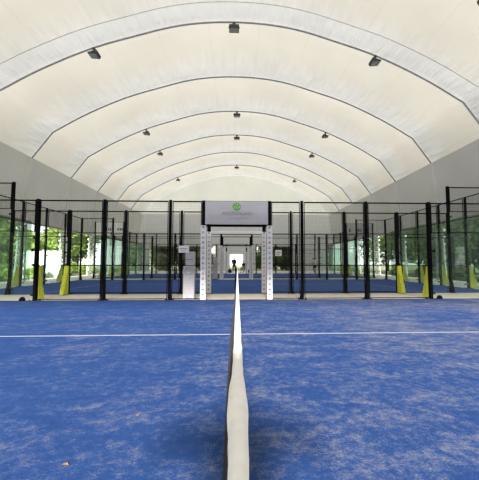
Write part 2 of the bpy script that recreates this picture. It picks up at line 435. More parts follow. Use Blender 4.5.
seam_b = math.sin(PI*(1-1.15/PITCH))**.8*.14
struct('trim_90', MB().path([(x+normal2(i).x*(seam_b-.03), 15.9-1.15, z+normal2(i).y*(seam_b-.03)) for i, (x, z) in enumerate(prof) if 1 < i < np_-2], .014, 6).mesh('seam', M['portal'], True))
# floodlights hanging from arches
def lamp_parts():
    arm = MB(); arm.path([(0, 0, .08), (0, 0, -.16)], .035, 8); arm.cbox((0, 0, .05), (.15, .13, .10))
    arm.path([(-.24, 0, -.14), (.24, 0, -.14)], .02, 6); arm.path([(-.24, 0, -.14), (-.24, -.1, -.30)], .02, 6); arm.path([(.24, 0, -.14), (.24, -.1, -.30)], .02, 6)
    hs = MB()
    hs.prism([(-.30, -.16), (.28, -.30), (.30, -.36), (-.26, -.40), (-.34, -.26)], 'x', -.225, .225)
    for x in (-.15, -.05, .05, .15): hs.prism([(-.25, -.16), (.2, -.28), (.2, -.24), (-.2, -.12)], 'x', x-.012, x+.012)
    ln = MB().prism([(-.24, -.402), (.27, -.365), (.27, -.375), (-.24, -.412)], 'x', -.19, .19)
    return [('arm', arm.mesh('arm', M['lamp'])), ('housing', bevel(hs.mesh('housing', M['lamp']), .008, 1)), ('lens', ln.mesh('lens', M['lens']))]
LP = lamp_parts()
def arch_z(x):
    for i in range(len(prof)-1):
        if prof[i][0] <= x <= prof[i+1][0]:
            t = (x-prof[i][0])/(prof[i+1][0]-prof[i][0]); return prof[i][1]+t*(prof[i+1][1]-prof[i][1])
lamps = [(1, x) for x in (-6.75, -.15, 6.75)]+[(3, x) for x in (-6.85, .0, 6.85)]+[(4, x) for x in (-6.9, .0, 6.9)]+[(6, x) for x in (-6.95, .0, 6.95)]+[(0, 8.55)]
anth = {1: 'nearest arch seen whole', 3: 'third whole arch seen', 4: 'fourth whole arch seen', 6: 'arch at the end gable', 0: ''}
for k, x in lamps:
    side = 'at its crown' if abs(x) < 1 else ('on its left side' if x < 0 else 'on its right side')
    lb = 'black floodlight on the %s, %s' % (anth[k], side) if k else 'black floodlight cut off by the top right corner of the photo'
    r = thing('floodlight', lb, 'floodlight', (x, ARCH[k]-(.08 if k == 6 else 0), arch_z(x)-.16), (PI*.5 if x < -1 else (-PI*.5 if x > 1 else 0)), 'floodlights under the roof')
    if abs(x) > 1: r.rotation_euler.z = PI/2 if x < 0 else -PI/2
    r.scale = (1.05, .72, .80)
    for n, m_ in LP: obj(n, m_, r)

# ------------------------------------------------------------------ courts
ROWS = [10.4, 12.55, 22.55, 24.7, 34.7]
COURTS = [(.4, 10.4), (12.55, 22.55), (24.7, 34.7)]
CN = ['nearest', 'middle', 'farthest']
for k, (a, c) in enumerate(COURTS):
    L_ = c-a
    r = thing('court_turf', ('blue sand-streaked padel court turf in the foreground under the net' if k == 0 else 'less sandy blue padel turf, colour lifted for missing sun, the %s of three courts' % CN[k]), 'turf', (0, a, 0), 0, 'padel court turfs')
    y_in = -6 if k == 0 else 0
    obj('turf', MB().box((-10.05, -.1, .001), (10.05, L_+.02, .014)).mesh('turf', M['turf' if k == 0 else 'turf_lifted']), r)
    for pts in ((-6.97, L_/2-.022, 6.97, L_/2+.022), (-6.975, 0, -6.925, L_), (6.925, 0, 6.975, L_)):
        o = obj('court_line', MB().box((pts[0], pts[1], .012), (pts[2], pts[3], .0165)).mesh('court_line', M['line']), r); o['label'] = 'white painted court line'

def net_mesh(w, h, sp, r, z0=0):
    """woven wire panel in the xz plane, centred on x"""
    b = MB()
    n = int(round(w/sp)); mz = int(round(h/sp))
    def bar(p, q):
        p = Vector(p); q = Vector(q); d = (q-p).normalized(); a = Vector((0, 1, 0))*r; c = d.cross(Vector((0, 1, 0)))*r
        V = [p+a+c, p-a+c, p-a-c, p+a-c, q+a+c, q-a+c, q-a-c, q+a-c]
        b.add(V, [(0, 1, 5, 4), (1, 2, 6, 5), (2, 3, 7, 6), (3, 0, 4, 7)])
    for i in range(n+1): x = -w/2+w*i/n; bar((x, 0, z0), (x, 0, z0+h))
    for j in range(mz+1): z = z0+h*j/mz; bar((-w/2, .003, z), (w/2, .003, z))
    return b

RW = .0010
def panel_parts(w, z0, z1, rails):
    fr = MB()
    for z in rails:
        t = .020 if z > z1-.05 else (.013 if z < z0+.05 else .008)
        fr.box((-w/2+.065, -t*.6, z-t), (w/2-.065, t*.6, z+t))
    for s in (-1, 1): fr.cbox((s*(w/2-.075), 0, (z0+z1)/2), (.02, .03, z1-z0))
    return [('panel_frame', fr.mesh('panel_frame', M['black'])), ('wire_mesh', net_mesh(w-.15, z1-z0-.04, .05, RW, z0+.02).mesh('wire_mesh', M['wire'], fix=False))]
PANEL = {
    'A': panel_parts(1.0, .03, 2.98, (.045, 1.03, 2.0, 2.97)),
    'B': panel_parts(2.0, .03, 2.98, (.045, 1.03, 2.0, 2.97)),
    'C': panel_parts(2.0, 2.03, 2.98, (2.05, 2.97)),
    'D': panel_parts(2.0, 3.03, 3.98, (3.05, 3.97)),
}
def pane_parts(w, h):
    me = bevel(MB().cbox((0, 0, h/2+.03), (w-.02, .012, h-.02)).mesh('glass', M['glass']), .002, 1)
    out = [('glass', me, (0, 0, 0))]
    for s in (-1, 1):
        for z in ((.18, 1.05, h-.15) if h < 2.5 else (.18, 1.5, h-.15)): out.append(('clamp', CLAMP, (s*(w/2-.01), 0, z)))
    return out
CLAMP = bevel(MB().cbox((0, 0, 0), (.06, .06, .07)).mesh('clamp', M['chrome']), .006, 1)
PANE = {'low': pane_parts(1.84, 2.0), 'high': pane_parts(1.84, 3.0)}

# posts (one design; tall and short shafts, black gusset or yellow pad at the foot)
SHAFT = {h: bevel(MB().box((-.040, -.045, .012), (.040, .045, h)).box((-.046, -.05, h), (.046, .05, h+.012)).mesh('shaft', M['black']), .004, 1) for h in (3.0, 4.0)}
PLATE = MB().box((-.12, -.12, .0), (.12, .12, .015))
for sx in (-.09, .09):
    for sy in (-.09, .09): PLATE.path([(sx, sy, .012), (sx, sy, .045)], .014, 6)
PLATE = PLATE.mesh('base_plate', M['black'])
GUSS = MB().prism([(.045, .012), (.20, .012), (.19, .06), (.045, .62)], 'x', -.028, .028).mesh('gusset', M['black'])
PADP = [(.05, .016), (.42, .016), (.40, .12), (.33, .30), (.34, .36), (.28, .42), (.24, .60), (.25, .66), (.19, .72), (.15, .92), (.14, 1.0), (.05, 1.0)]
PAD = bevel(MB().prism(PADP, 'x', -.07, .07).mesh('foot_pad', M['yellow']), .012, 2)
KNOB = MB()
KNOB.path([(0, 0, 1.48), (.13, 0, 1.48)], .02, 8).path([(.10, 0, 1.48), (.14, 0, 1.48)], .045, 8)
KNOB = KNOB.mesh('knob', M['black'], True)
def post(x, y, h, face, label, group, pad=False, knob=0):
    """face: rz turning the post's local +y to the side its gusset stands on"""
    r = thing('fence_post', label, 'post', (x, y, .0), face, group)
    obj('shaft', SHAFT[h], r); obj('base_plate', PLATE, r)
    if pad:
        o = obj('foot_pad', PAD, r); o['label'] = 'yellow foam foot pad'
    else: obj('gusset', GUSS, r)
    if knob: obj('knob', KNOB, r, rot=(0, 0, 0 if knob > 0 else PI))
    return r
RN = ['nearest', 'second', 'third', 'fourth', 'farthest']
ORD = {2: 'first', 4: 'second', 6: 'third', 8: 'fourth'}
for k, y in enumerate(ROWS):
    out = 1 if k in (0, 2, 4) else -1                # the walkway side of the row
    face = 0 if out > 0 else PI
    for s, sd in ((-1, 'left'), (1, 'right')):
        for X in (2, 4, 6, 8, 10):
            x = s*X
            if k == 0 and X >= 10: continue
            if k == 0 and s < 0: x = {2: -2.0, 4: -3.95, 6: -5.90, 8: -7.9}[X]
            h = 4.0 if X >= 8 else 3.0
            if X == 10: lb = 'tall black corner post at the %s end of the %s fence row' % (sd, RN[k])
            elif X == 8: lb = 'tall four metre black post in the %s fence row, fourth %s of the gate' % (RN[k], sd)
            elif X == 6 and k < 2: lb = 'black post with yellow foot pad, %s fence row, third %s of the gate' % (RN[k], sd)
            else: lb = 'black steel post in the %s fence row, %s to the %s of the gate' % (RN[k], ORD[X], sd)
            post(x, y, h, face, lb, 'posts of the %s fence row' % RN[k], pad=(X == 6 and k < 2), knob=(s*(1 if out > 0 else -1) if X == 6 else 0))
        for a, c, kind in ((1, 2, 'A'), (2, 4, 'B'), (4, 6, 'B'), (6, 8, 'C'), (8, 10, 'D')):
            if k == 0 and a >= 8: continue
            bay = {1: 'beside the gate', 2: 'between first and second posts', 4: 'between second and third posts', 6: 'between third and fourth posts', 8: 'at the corner'}[a]
            xa = s*(a+c)/2
            sc = 1
            if k == 0 and s < 0:
                q = {1: -1.0, 2: -2.0, 4: -3.95, 6: -5.9, 8: -7.9}; xa = (q[a]+q[c])/2; sc = abs(q[a]-q[c])/(c-a)
            nm = 'upper wire mesh panel over glass' if kind in 'CD' else 'black wire mesh panel'
            r = thing('mesh_panel', '%s %s, %s side, %s fence row' % (nm, bay, sd, RN[k]), 'mesh panel', (xa, y, 0), 0, 'mesh panels of the %s fence row' % RN[k])
            r.scale = (sc, 1, 1)
            for n, m_ in PANEL[kind]: obj(n, m_, r)
            if kind in 'CD':
                r = thing('glass_pane', 'clear glass pane %s, %s side, %s fence row' % (bay, sd, RN[k]), 'glass pane', (xa, y, 0), 0, 'glass panes of the %s fence row' % RN[k])
                r.scale = (sc, 1, 1)
                for n, m_, lc in PANE['low' if kind == 'C' else 'high']: obj(n, m_, r, lc)

# end walls of the middle and farthest courts
for ci in (1, 2):
    a, c = COURTS[ci]
    for s, sd in ((-1, 'left'), (1, 'right')):
        for q in range(1, 5):
            o9 = ['', 'nearest', 'second', 'third', 'last'][q]
            post(s*10.06, a+2*q, 4.0, -PI/2 if s > 0 else PI/2, 'tall black post with yellow pad, %s end wall of %s court, %s' % (sd, CN[ci], o9),
                 'end wall posts of the %s court' % CN[ci], pad=True)
        for q in range(5):
            o9 = ['nearest', 'second', 'third', 'fourth', 'last'][q]
            for kind, nm, cat, pp in (('glass', 'glass_pane', 'glass pane', PANE['high']), ('mesh', 'mesh_panel', 'mesh panel', [(*q_, (0, 0, 0)) for q_ in PANEL['D']])):
                lb = ('clear glass pane' if kind == 'glass' else 'high wire mesh panel above the glass')+' in %s end wall of %s court, %s bay' % (sd, CN[ci], o9)
                r = thing(nm, lb, cat, (s*10.0, a+2*q+1, 0), PI/2, 'end wall %s of the %s court' % ('panes' if kind == 'glass' else 'mesh panels', CN[ci]))
                for n, m_, lc in pp: obj(n, m_, r, lc)

# gates: padded posts either side of the net line, header bar, top rail
def gate(k, y):
    b_w = .5
    r = thing('gate_frame', 'gateway of two white padded posts and a crossbar in the %s fence row' % RN[k], 'gate', (0, y, 0), 0, 'gateways between the courts')
    for s in (-1, 1):
        p = obj('gate_post', bevel(MB().box((-.055, -.05, .0), (.055, .05, 3.0)).box((-.12, -.11, 0), (.12, .11, .015)).mesh('gate_post', M['black']), .004, 1), r, (s*1.0, 0, 0))
        pd = MB().box((-.082, -.082, .02), (.082, .082, 2.24))
        rr = random.Random(5)
        z = .14
        while z < 2.16:                              # small printed marks up the front and the inner face
            w = .045+.03*rr.random()
            pd.box((-w/2-.005, -.085, z), (w/2-.005, -.081, z+.035+.02*rr.random()), 1)
            if rr.random() < .6: pd.box((-.02, -.085, z+.062), (.03, -.081, z+.08), 1)
            fx = -s*.0835
            pd.box((min(fx-.0015, fx+.0015), -.03, z), (max(fx-.0015, fx+.0015), .03, z+.05), 1)
            z += .155
        o = obj('post_pad', pd.mesh('post_pad', [M['white_pad'], M['grey_print']]), p); o['label'] = 'white padded cover with grey printed marks'
    hb = obj('header_bar', MB().cbox((0, 0, 2.24), (1.88, .06, .07)).mesh('header_bar', M['black'] if k in (0, 2) else M['white_pad']), r)
    obj('top_rail', MB().cbox((0, 0, 2.97), (1.88, .05, .05)).mesh('top_rail', M['black']), r)
    if k != 0:
        obj('wire_mesh', net_mesh(1.88, .66, .05, RW, 2.29).mesh('wire_mesh', M['wire'], fix=False), r)
for k, y in enumerate(ROWS): gate(k, y)

# sign over the nearest gate
sg = thing('sign_banner', 'grey banner with round green logo above the nearest gateway', 'sign', (0, ROWS[0]-.07, 2.625))
obj('panel', bevel(MB().cbox((0, 0, 0), (1.90, .03, .70)).mesh('panel', M['sign']), .004, 1), sg)
lg = MB(); n = 28
ring = [(.125*math.cos(2*PI*i/n), .125*math.sin(2*PI*i/n)) for i in range(n)]
lg.prism(ring, 'y', -.022, -.014)
lo = obj('logo', lg.mesh('logo', M['green']), sg, (0.0, 0, .185)); lo['label'] = 'round green logo with a pale swirl'
sw = MB()
for q in range(3):
    pts = []
    for i in range(9):
        t = i/8; a = q*2*PI/3+t*2.2; rr = .018+.085*t
        pts.append((rr*math.cos(a), -.026, rr*math.sin(a)))
    sw.path(pts, [.011+.010*math.sin(PI*i/8) for i in range(9)], 6)
obj('swirl', sw.mesh('swirl', M['lime'], True), lo)
for tx, x in (('PROZION', -.14), ('LAND', .30)):
    o = obj('lettering', text_mesh(tx, .135, M['sign_grey'], .93), sg, (x, -.018, -.03)); o['label'] = 'dark grey capitals'
for tx, x in (('padel', -.17), ('experience', .13)):
    o = obj('lettering', text_mesh(tx, .085, M['sign_faint'], .95), sg, (x, -.018, -.165)); o['label'] = 'faint small lettering'

# small white plates wired to the fence
def plate(x, y, z, w, h, label):
    r = thing('notice_plate', label, 'sign', (x, y, z), 0)
    obj('plate', bevel(MB().cbox((0, 0, 0), (w, .012, h)).mesh('plate', M['white_pad']), .003, 1), r)
    b = MB()
    b.box((-w*.38, -.010, -h*.02), (w*.34, -.006, h*.14)); b.box((-w*.30, -.010, -h*.30), (w*.20, -.006, -h*.20))
    obj('print', b.mesh('print', M['grey_print']), r)
plate(-1.58, ROWS[0]-.045, 1.52, .31, .21, 'small white notice plate on the nearest fence, left of the gate')
plate(1.53, ROWS[1]-.045, 1.47, .24, .22, 'small white notice plate on the second fence row, right of the gate')

# grey totems in the walkways
def totem(x, y, label):
    r = thing('totem_cabinet', label, 'cabinet', (x, y, 0), 0, 'grey cabinets in the walkways')
    obj('body', bevel(MB().box((-.17, -.12, .03), (.17, .14, 1.03)).mesh('body', M['totem']), .012, 2), r)
    obj('head', bevel(MB().box((-.11, -.10, 1.03), (.17, .12, 1.46)).mesh('head', M['totem']), .012, 2), r)
    obj('foot', MB().box((-.19, -.15, 0), (.19, .17, .03)).mesh('foot', M['totem_dark']), r)
    b = MB(); n = 24; pts = [(.105*math.cos(2*PI*i/n), -.126, .86+.105*math.sin(2*PI*i/n)) for i in range(n+1)]
    b.path(pts, .008, 5); b.path([(-.05, -.126, .83), (.0, -.126, .90), (.05, -.126, .83)], .008, 5)
    obj('logo', b.mesh('logo', M['totem_dark']), r)
    obj('slot', MB().box((-.07, -.104, 1.20), (.12, -.098, 1.23)).mesh('slot', M['totem_dark']), r)
totem(-1.46, ROWS[0]+.32, 'grey cabinet with ring logo behind the nearest fence, left of gate')
totem(-1.42, ROWS[2]+.32, 'small distant grey cabinet behind the third fence row, left of gate')

# sponsor banners on the high corner mesh of the fourth fence row
for s, sd in ((-1, 'left'), (1, 'right')):
    r = thing('sponsor_banner', '%s banner with dark marks high on the %s corner of the fourth fence row' % ('whitish' if s < 0 else 'grey', sd), 'banner', (s*9.0, ROWS[3]-.055, 3.5), 0, 'banners on the fourth fence row')
    obj('cloth', MB().cbox((0, 0, 0), (1.86, .004, .94)).mesh('cloth', M['banner_white'] if s < 0 else M['banner']), r)
    b = MB()
    L4 = ((-.20, -.02, .09, .2), (-.06, -.02, .07, .16), (.07, -.02, .09, .22), (.60, -.02, .10, .17), (.75, -.02, .10, .17), (.88, -.02, .08, .17), (.13, -.33, .10, .2)) if s < 0 else \
         ((-.72, -.02, .10, .24), (-.22, -.02, .10, .22), (-.06, -.02, .10, .20), (.10, -.02, .08, .18), (-.20, -.34, .10, .2))
    for x, z, w_, h in L4:
        b.prism([(x-w_/2, z-h/2), (x+w_/2, z-h/2), (x+w_*.35, z+h/2), (x-w_*.35, z+h/2)], 'y', -.012, -.004)
    o = obj('marks', b.mesh('marks', M['cam']), r); o['label'] = 'dark printed marks'

# ------------------------------------------------------------------ nets
def padel_net(y0, y1, label, near):
    r = thing('padel_net', label, 'net', (0, y0, 0), 0, 'nets of the three courts')
    L_ = y1-y0
    def hz(t): return .885+.045*(2*t-1)**2
    for y in (.0, L_):
        p = MB().box((-.03, -.04, .0), (.03, .04, .90 if y == 0 else .93)).box((-.08, -.09, 0), (.08, .09, .015))
        o = obj('net_post', bevel(p.mesh('net_post', M['black']), .004, 1), r, (-.01, y+(-.02 if y == 0 else .0), .014))
    # tape: a folded white band, slightly twisted and puckered
    N_ = 150 if near else 40
    prof_t = [(-.0115, -.058), (-.0125, -.03), (-.0120, -.010), (-.0085, -.002), (0, .001), (.0085, -.002), (.0120, -.010), (.0125, -.03), (.0115, -.058)]
    V, Fc = [], []
    for j in range(N_+1):
        t = (j/N_)**(2.2 if near else 1); y = t*L_
        w = 1.0; ox = .001
        if near:
            w = .82+.34*math.exp(-((y-.30)/.09)**2)+.10*noise.noise(Vector((y*9, 0, 1)))*math.exp(-y*.7)
            ox = -.0045+.0032*y*(1-.02*y*y*.1)+.002*noise.noise(Vector((y*4, 2, 3)))*math.exp(-y*.5)
        for i, (px, pz) in enumerate(prof_t):
            q = .0025*noise.noise(Vector((y*14, i*.7, 5)))*math.exp(-y*.6) if near else 0
            V.append((ox+px*w+q, y, hz(t)+.012+pz+q))
    n = len(prof_t)
    for j in range(N_):
        for i in range(n-1): Fc.append((j*n+i, j*n+i+1, (j+1)*n+i+1, (j+1)*n+i))
        Fc.append((j*n+n-1, j*n, (j+1)*n, (j+1)*n+n-1))
    o = obj('tape', MB().add(V, Fc).mesh('tape', M['tape'], True), r); o['label'] = 'white folded net tape'
    # netting hung from the left of the tape, belling out a little to the left
    def P(t, u):                                     # u 0 at top .. 1 at floor
        z = (hz(t)-.012)*(1-u)+.03*u
        x = (-.0175+.0032*t*L_*(1-.002*(t*L_)**2) if near else -.0155)-(.028+.055*math.sin(PI*t))*u-.014*math.sin(PI*u)*math.sin(PI*min(1, t*2))
        return Vector((x, t*L_, z))
    b = MB(); sp = .05 if near else .12
    nv = int(L_/sp); nh = int(.86/(.05 if near else .12))
    for i in range(nv+1):
        t = i/nv; b.path([P(t, u) for u in (0, .33, .66, 1)], .0022, 4, cap=False)
    for j in range(nh+1):
        u = j/nh; b.path([P(t/20, u) for t in range(21)], .0022, 4, cap=False)
    obj('netting', b.mesh('netting', M['net'], fix=False), r)
    obj('cable', MB().path([(-.004+.0032*t/12*L_*(1-.002*(t/12*L_)**2) if near else 0, t/12*L_, hz(t/12)-.006) for t in range(13)], .004, 6).mesh('cable', M['black']), r)
padel_net(.20, 10.33, 'padel net with white tape running away from the camera, nearest court', True)
padel_net(12.62, 22.48, 'padel net of the middle court, seen end-on beyond the first gateway', False)
padel_net(24.77, 34.63, 'padel net of the farthest court, seen end-on far behind', False)

# black floor stops at the nearest fence
for x, sd in ((-6.22, 'left'), (6.23, 'right')):
    b = MB(); n = 12
    b.path([(0, 0, .0), (0, 0, .03), (0, 0, .07), (0, 0, .10), (0, 0, .112)], [.085, .085, .075, .045, .01], 12)
    tag(obj('floor_stop', b.mesh('floor_stop', M['black'], True), None, (x, ROWS[0]-.05, .014)), 'small black rubber floor stop beside the yellow padded %s post' % sd, 'floor stop', 'floor stops')

# ------------------------------------------------------------------ curtains of clear film along the open sides
def curtain(s, ya, yb, label):
    b = MB(); n = int((yb-ya)/.12); V = []
    for j in range(n+1):
        y = ya+(yb-ya)*j/n
        for z in (.06, 1.2, 2.4, 3.56):
            x = 12.2+.035*math.sin(y*11)+.05*noise.noise(Vector((y*2.0, z*.2, s*2)))
            V.append((s*x, y, z))
    Fc = [(j*4+i, j*4+i+1, (j+1)*4+i+1, (j+1)*4+i) for j in range(n) for i in range(3)]
    r = thing('film_curtain', label, 'curtain', (s*12.2, ya, 0), 0, 'film curtains along the hall sides')
    me = MB().add([(v[0]-s*12.2, v[1]-ya, v[2]) for v in V], Fc).mesh('film', M['curtain'], True, fix=False)
    obj('film', me, r)
    obj('curtain_rail', MB().path([(0, 0, 3.58), (0, yb-ya, 3.58)], .03, 6).mesh('curtain_rail', M['arch']), r)
curtain(-1, 6, 20.9, 'green tinted pleated film curtain on the left, nearest the camera')
curtain(-1, 31.5, 45.2, 'green tinted film curtain far back on the left side')
curtain(1, 6, 26.6, 'green tinted pleated film curtain on the right, nearest the camera')
curtain(1, 34.0, 45.2, 'green tinted film curtain far back on the right side')

# ------------------------------------------------------------------ planting outside
def crown_mesh(rad, h, n, size, m, seed, z0=0.0):
    rr = random.Random(seed); b = MB()
    lobes = []
    for i in range(9):
        a = rr.random()*2*PI; q = rr.random()**.5
        lobes.append((Vector((rad*.62*q*math.cos(a), rad*.62*q*math.sin(a), z0+h*(.22+.62*rr.random()))), rad*(.38+.25*rr.random()), h*(.18+.14*rr.random())))
    for i in range(n):
        c, lr, lh = lobes[rr.randrange(len(lobes))]
        d = Vector((rr.gauss(0, 1), rr.gauss(0, 1), rr.gauss(0, 1))).normalized()*(.55+.5*rr.random())
        p = c+Vector((d.x*lr, d.y*lr, d.z*lh))
        if p.z < .02: p.z = .02+rr.random()*.1
        a = Vector((rr.gauss(0, 1), rr.gauss(0, 1), rr.gauss(0, .6))).normalized()
        t = a.cross(Vector((rr.gauss(0, 1), rr.gauss(0, 1), rr.gauss(0, 1)))).normalized()
        s = size*(.6+.8*rr.random())
        b.add([p-a*s, p-t*s*.45+a*s*.1, p+a*s, p+t*s*.45+a*s*.1], [(0, 1, 2, 3)])
    return b.mesh('crown', m, fix=False)
def tree(x, y, h, rad, mk, label, seed, low=.3, n=4800, size=.21):
    r = thing('garden_tree', label, 'tree', (x, y, -.13), 0, 'trees outside the hall')
    obj('crown', crown_mesh(rad, h*(1-low), n, size, M[mk], seed, h*low), r)
    rr = random.Random(seed+99); b = MB()
    b.path([(0, 0, 0), (.08, .05, h*.25), (-.05, .1, h*.5), (.05, 0, h*.75)], [.16, .13, .10, .04], 8)
    for q in range(5):
        a = q*1.3+seed; b.path([(0, .05, h*(.3+.07*q)), (rad*.5*math.cos(a), rad*.5*math.sin(a), h*(.5+.07*q))], [.06, .02], 6)
    obj('trunk', b.mesh('trunk', M['bark'], True), r)
def shrub(x, y, h, rad, mk, label, seed, n=1100, size=.11):
    r = thing('garden_shrub', label, 'shrub', (x, y, -.13), 0, 'shrubs outside the hall')
    obj('foliage', crown_mesh(rad, h, n, size, M[mk], seed), r)
    b = MB(); rr = random.Random(seed)
    for q in range(5):
        a = q*1.26; b.path([(0, 0, 0), (rad*.4*math.cos(a), rad*.4*math.sin(a), h*.6)], [.03, .012], 5)
    obj('stem', b.mesh('stem', M['bark']), r)
PL = ['nearest the camera', 'second from the camera', 'third from the camera', 'fourth from the camera', 'fifth from the camera', 'sixth from the camera', 'seventh from the camera', 'eighth from the camera', 'ninth from the camera']
LT = [(-22.5, 12.5, 7.5, 3.0, 'leaf_b', .10), (-23, 19, 8, 3.0, 'leaf_b', .10), (-21.5, 32.5, 7.5, 3.2, 'leaf_a', .12), (-17.8, 36.5, 6.5, 2.8, 'leaf_a', .16), (-19.5, 43, 8, 3.2, 'leaf_b', .1), (-24.5, 26.5, 8.5, 3.4, 'leaf_a', .1), (-23.5, 51, 9, 4, 'leaf_a', .1)]
for i, (x, y, h, r_, m_, lw) in enumerate(LT):
    tree(x, y, h, r_, m_, '%s tree outside the left side of the hall, %s' % ({'leaf_a': 'bright yellow-green leafy', 'leaf_b': 'mid green leafy'}[m_], [PL[0], PL[1], PL[3], PL[4], PL[5], PL[2], PL[6]][i]), 10+i, lw)
RT = [(18.2, 12, 7.5, 3.0, 'leaf_c', .08), (17.8, 17, 8, 3.0, 'leaf_c', .08), (18.5, 22, 8, 3.1, 'leaf_c', .1), (19.5, 28, 8.5, 3.2, 'leaf_b', .15), (20.0, 34.5, 8, 3.2, 'leaf_a', .15), (19.5, 41, 8.5, 3.3, 'leaf_b', .1), (22, 49, 9, 4, 'leaf_c', .1)]
for i, (x, y, h, r_, m_, lw) in enumerate(RT):
    tree(x, y, h, r_, m_, '%s tree outside the right side of the hall, %s' % ({'leaf_a': 'bright yellow-green leafy', 'leaf_b': 'mid green leafy', 'leaf_c': 'dark green dense'}[m_], PL[i]), 30+i, lw)
ET = [(-10.5, 52, 6, 3.0, 'leaf_d'), (-5.2, 52.5, 6, 2.8, 'leaf_d'), (4.4, 51.5, 5.5, 2.5, 'leaf_b'), (8.8, 52, 6, 2.8, 'leaf_c')]
for i, (x, y, h, r_, m_) in enumerate(ET):
    tree(x, y, h, r_, m_, '%s tree beyond the end wall, %s from the left' % ({'leaf_d': 'olive grey-green', 'leaf_b': 'mid green', 'leaf_c': 'dark green'}[m_], ['first', 'second', 'third', 'fourth'][i]), 50+i, .0, 5200, .22)
SH = [(-15.3, 20.5, .95, .8), (-15.6, 23.5, 1.1, .9), (-15.4, 26.8, 1.0, .8), (-16, 30.2, .9, .8), (-16.0, 33.5, 1.2, .9), (-15.8, 37.0, 1.0, .9)]
for i, (x, y, h, r_) in enumerate(SH):
    shrub(x, y, h, r_, 'leaf_a', 'low bright green shrub outside the open left side, %s' % PL[i], 70+i)
SR = [(15.4, 19.5, 1.2, .9), (15.6, 24.0, 1.1, .9), (15.8, 28.5, 1.0, .8), (15.8, 33.0, 1.1, .9)]
for i, (x, y, h, r_) in enumerate(SR):
    shrub(x, y, h, r_, 'leaf_b', 'low green shrub outside the right side, %s' % PL[i], 80+i)
HD = [(1, 16.3, y) for y in (9.5, 12.7, 15.9, 19.1, 22.3, 25.5)]+[(-1, 16.8, y) for y in (8.5, 11.7, 14.9)]
for i, (sg_, x, y) in enumerate(HD):
    r = thing('hedge_bush', 'tall dark clipped bush of the hedge outside the %s side, %s' % (('right', PL[i]) if sg_ > 0 else ('left', PL[i-6])), 'hedge', (sg_*x, y, -.13), 0, 'hedge bushes beside the hall')
    obj('foliage', crown_mesh(1.75, 4.3, 3000, .17, M['leaf_c' if sg_ > 0 else 'leaf_b'], 110+i), r)
    obj('stem', MB().path([(0, 0, 0), (.05, 0, 1.2), (0, .05, 2.6)], [.07, .06, .02], 6).mesh('stem', M['bark']), r)
for i, x in enumerate((-9.8, -7.4, -5.0, 3.6, 5.4, 7.2)):
    r = thing('hedge_bush', 'round bush beyond the end wall opening, %s from the left' % ['first', 'second', 'third', 'fourth', 'fifth', 'sixth'][i], 'hedge', (x, 48.6+.3*(i % 2), -.13), 0, 'bushes beyond the end wall')
    obj('foliage', crown_mesh(1.35, 2.6, 2200, .15, M[('leaf_d', 'leaf_d', 'leaf_d', 'leaf_b', 'leaf_b', 'leaf_c')[i]], 130+i), r)
    obj('stem', MB().path([(0, 0, 0), (.05, 0, .8), (0, .05, 1.6)], [.06, .05, .02], 6).mesh('stem', M['bark']), r)
for i in range(18):
    sd = 'left' if i < 9 else 'right'; q = i % 9
    r = thing('hedge_bush', 'large bush of the far boundary hedge on the %s, %s' % (sd, PL[q]), 'hedge', ((-27.5 if i < 9 else 26.5), 9+4.7*q, -.13), 0, 'far boundary hedges')
    obj('foliage', crown_mesh(2.6, 5.5, 2600, .24, M['leaf_a' if i < 9 else 'leaf_c'], 160+i), r)
    obj('stem', MB().path([(0, 0, 0), (.05, 0, 1.5), (0, .05, 3)], [.09, .07, .03], 6).mesh('stem', M['bark']), r)
for i, x in enumerate((-17, -12.5, -8, 8, 12.5)):
    r = thing('hedge_bush', 'large hazy bush of the hedge far beyond the end wall, %s from the left' % ['first', 'second', 'third', 'fourth', 'fifth'][i], 'hedge', (x, 60.5, -.13), 0, 'hedge far beyond the end wall')
    obj('foliage', crown_mesh(2.7, 5.0, 2600, .24, M['leaf_d'], 190+i), r)
    obj('stem', MB().path([(0, 0, 0), (.05, 0, 1.5), (0, .05, 3)], [.09, .07, .03], 6).mesh('stem', M['bark']), r)
# white boundary boards seen past the left side
r = thing('board_fence', 'white board fence among the greenery outside the left side', 'fence', (-15.7, 28.6, -.13))
b = MB(); x = -1.5
while x < 1.3: b.box((x, -.02, .05), (x+.27, .02, 2.2+.03*math.sin(x*9))); x += .295
obj('boards', b.mesh('boards', M['white']), r)
for x in (-1.5, 0, 1.4): obj('upright', MB().box((x-.05, .02, 0), (x+.05, .12, 2.3)).mesh('upright', M['white']), r)

# ------------------------------------------------------------------ people
def skinned(joints, edges, sub=2):
    """joints: list of (pos, radius); returns a mesh grown over the edges, rooted at joint 0"""
    me = bpy.data.meshes.new('sk'); me.from_pydata([j[0] for j in joints], edges, [])
    o = bpy.data.objects.new('sk', me); COL.objects.link(o)
    o.modifiers.new('s', 'SKIN'); sb = o.modifiers.new('u', 'SUBSURF'); sb.levels = sub; sb.render_levels = sub
    for i, v in enumerate(me.skin_vertices[0].data):
        rr = joints[i][1]; v.radius = rr if isinstance(rr, tuple) else (rr, rr); v.use_root = (i == 0)
    dg = bpy.context.evaluated_depsgraph_get()
    out = bpy.data.meshes.new_from_object(o.evaluated_get(dg))
    bpy.data.objects.remove(o); bpy.data.meshes.remove(me)
    return out
def merge(meshes, m, name):
    bm = bmesh.new()
    for q in meshes: bm.from_mesh(q)
    out = bpy.data.meshes.new(name); bm.to_mesh(out); bm.free()
    out.materials.clear(); out.materials.append(m)
    out.polygons.foreach_set('material_index', [0]*len(out.polygons)); out.polygons.foreach_set('use_smooth', [True]*len(out.polygons))
    return out
def V3(*a): return Vector(a)
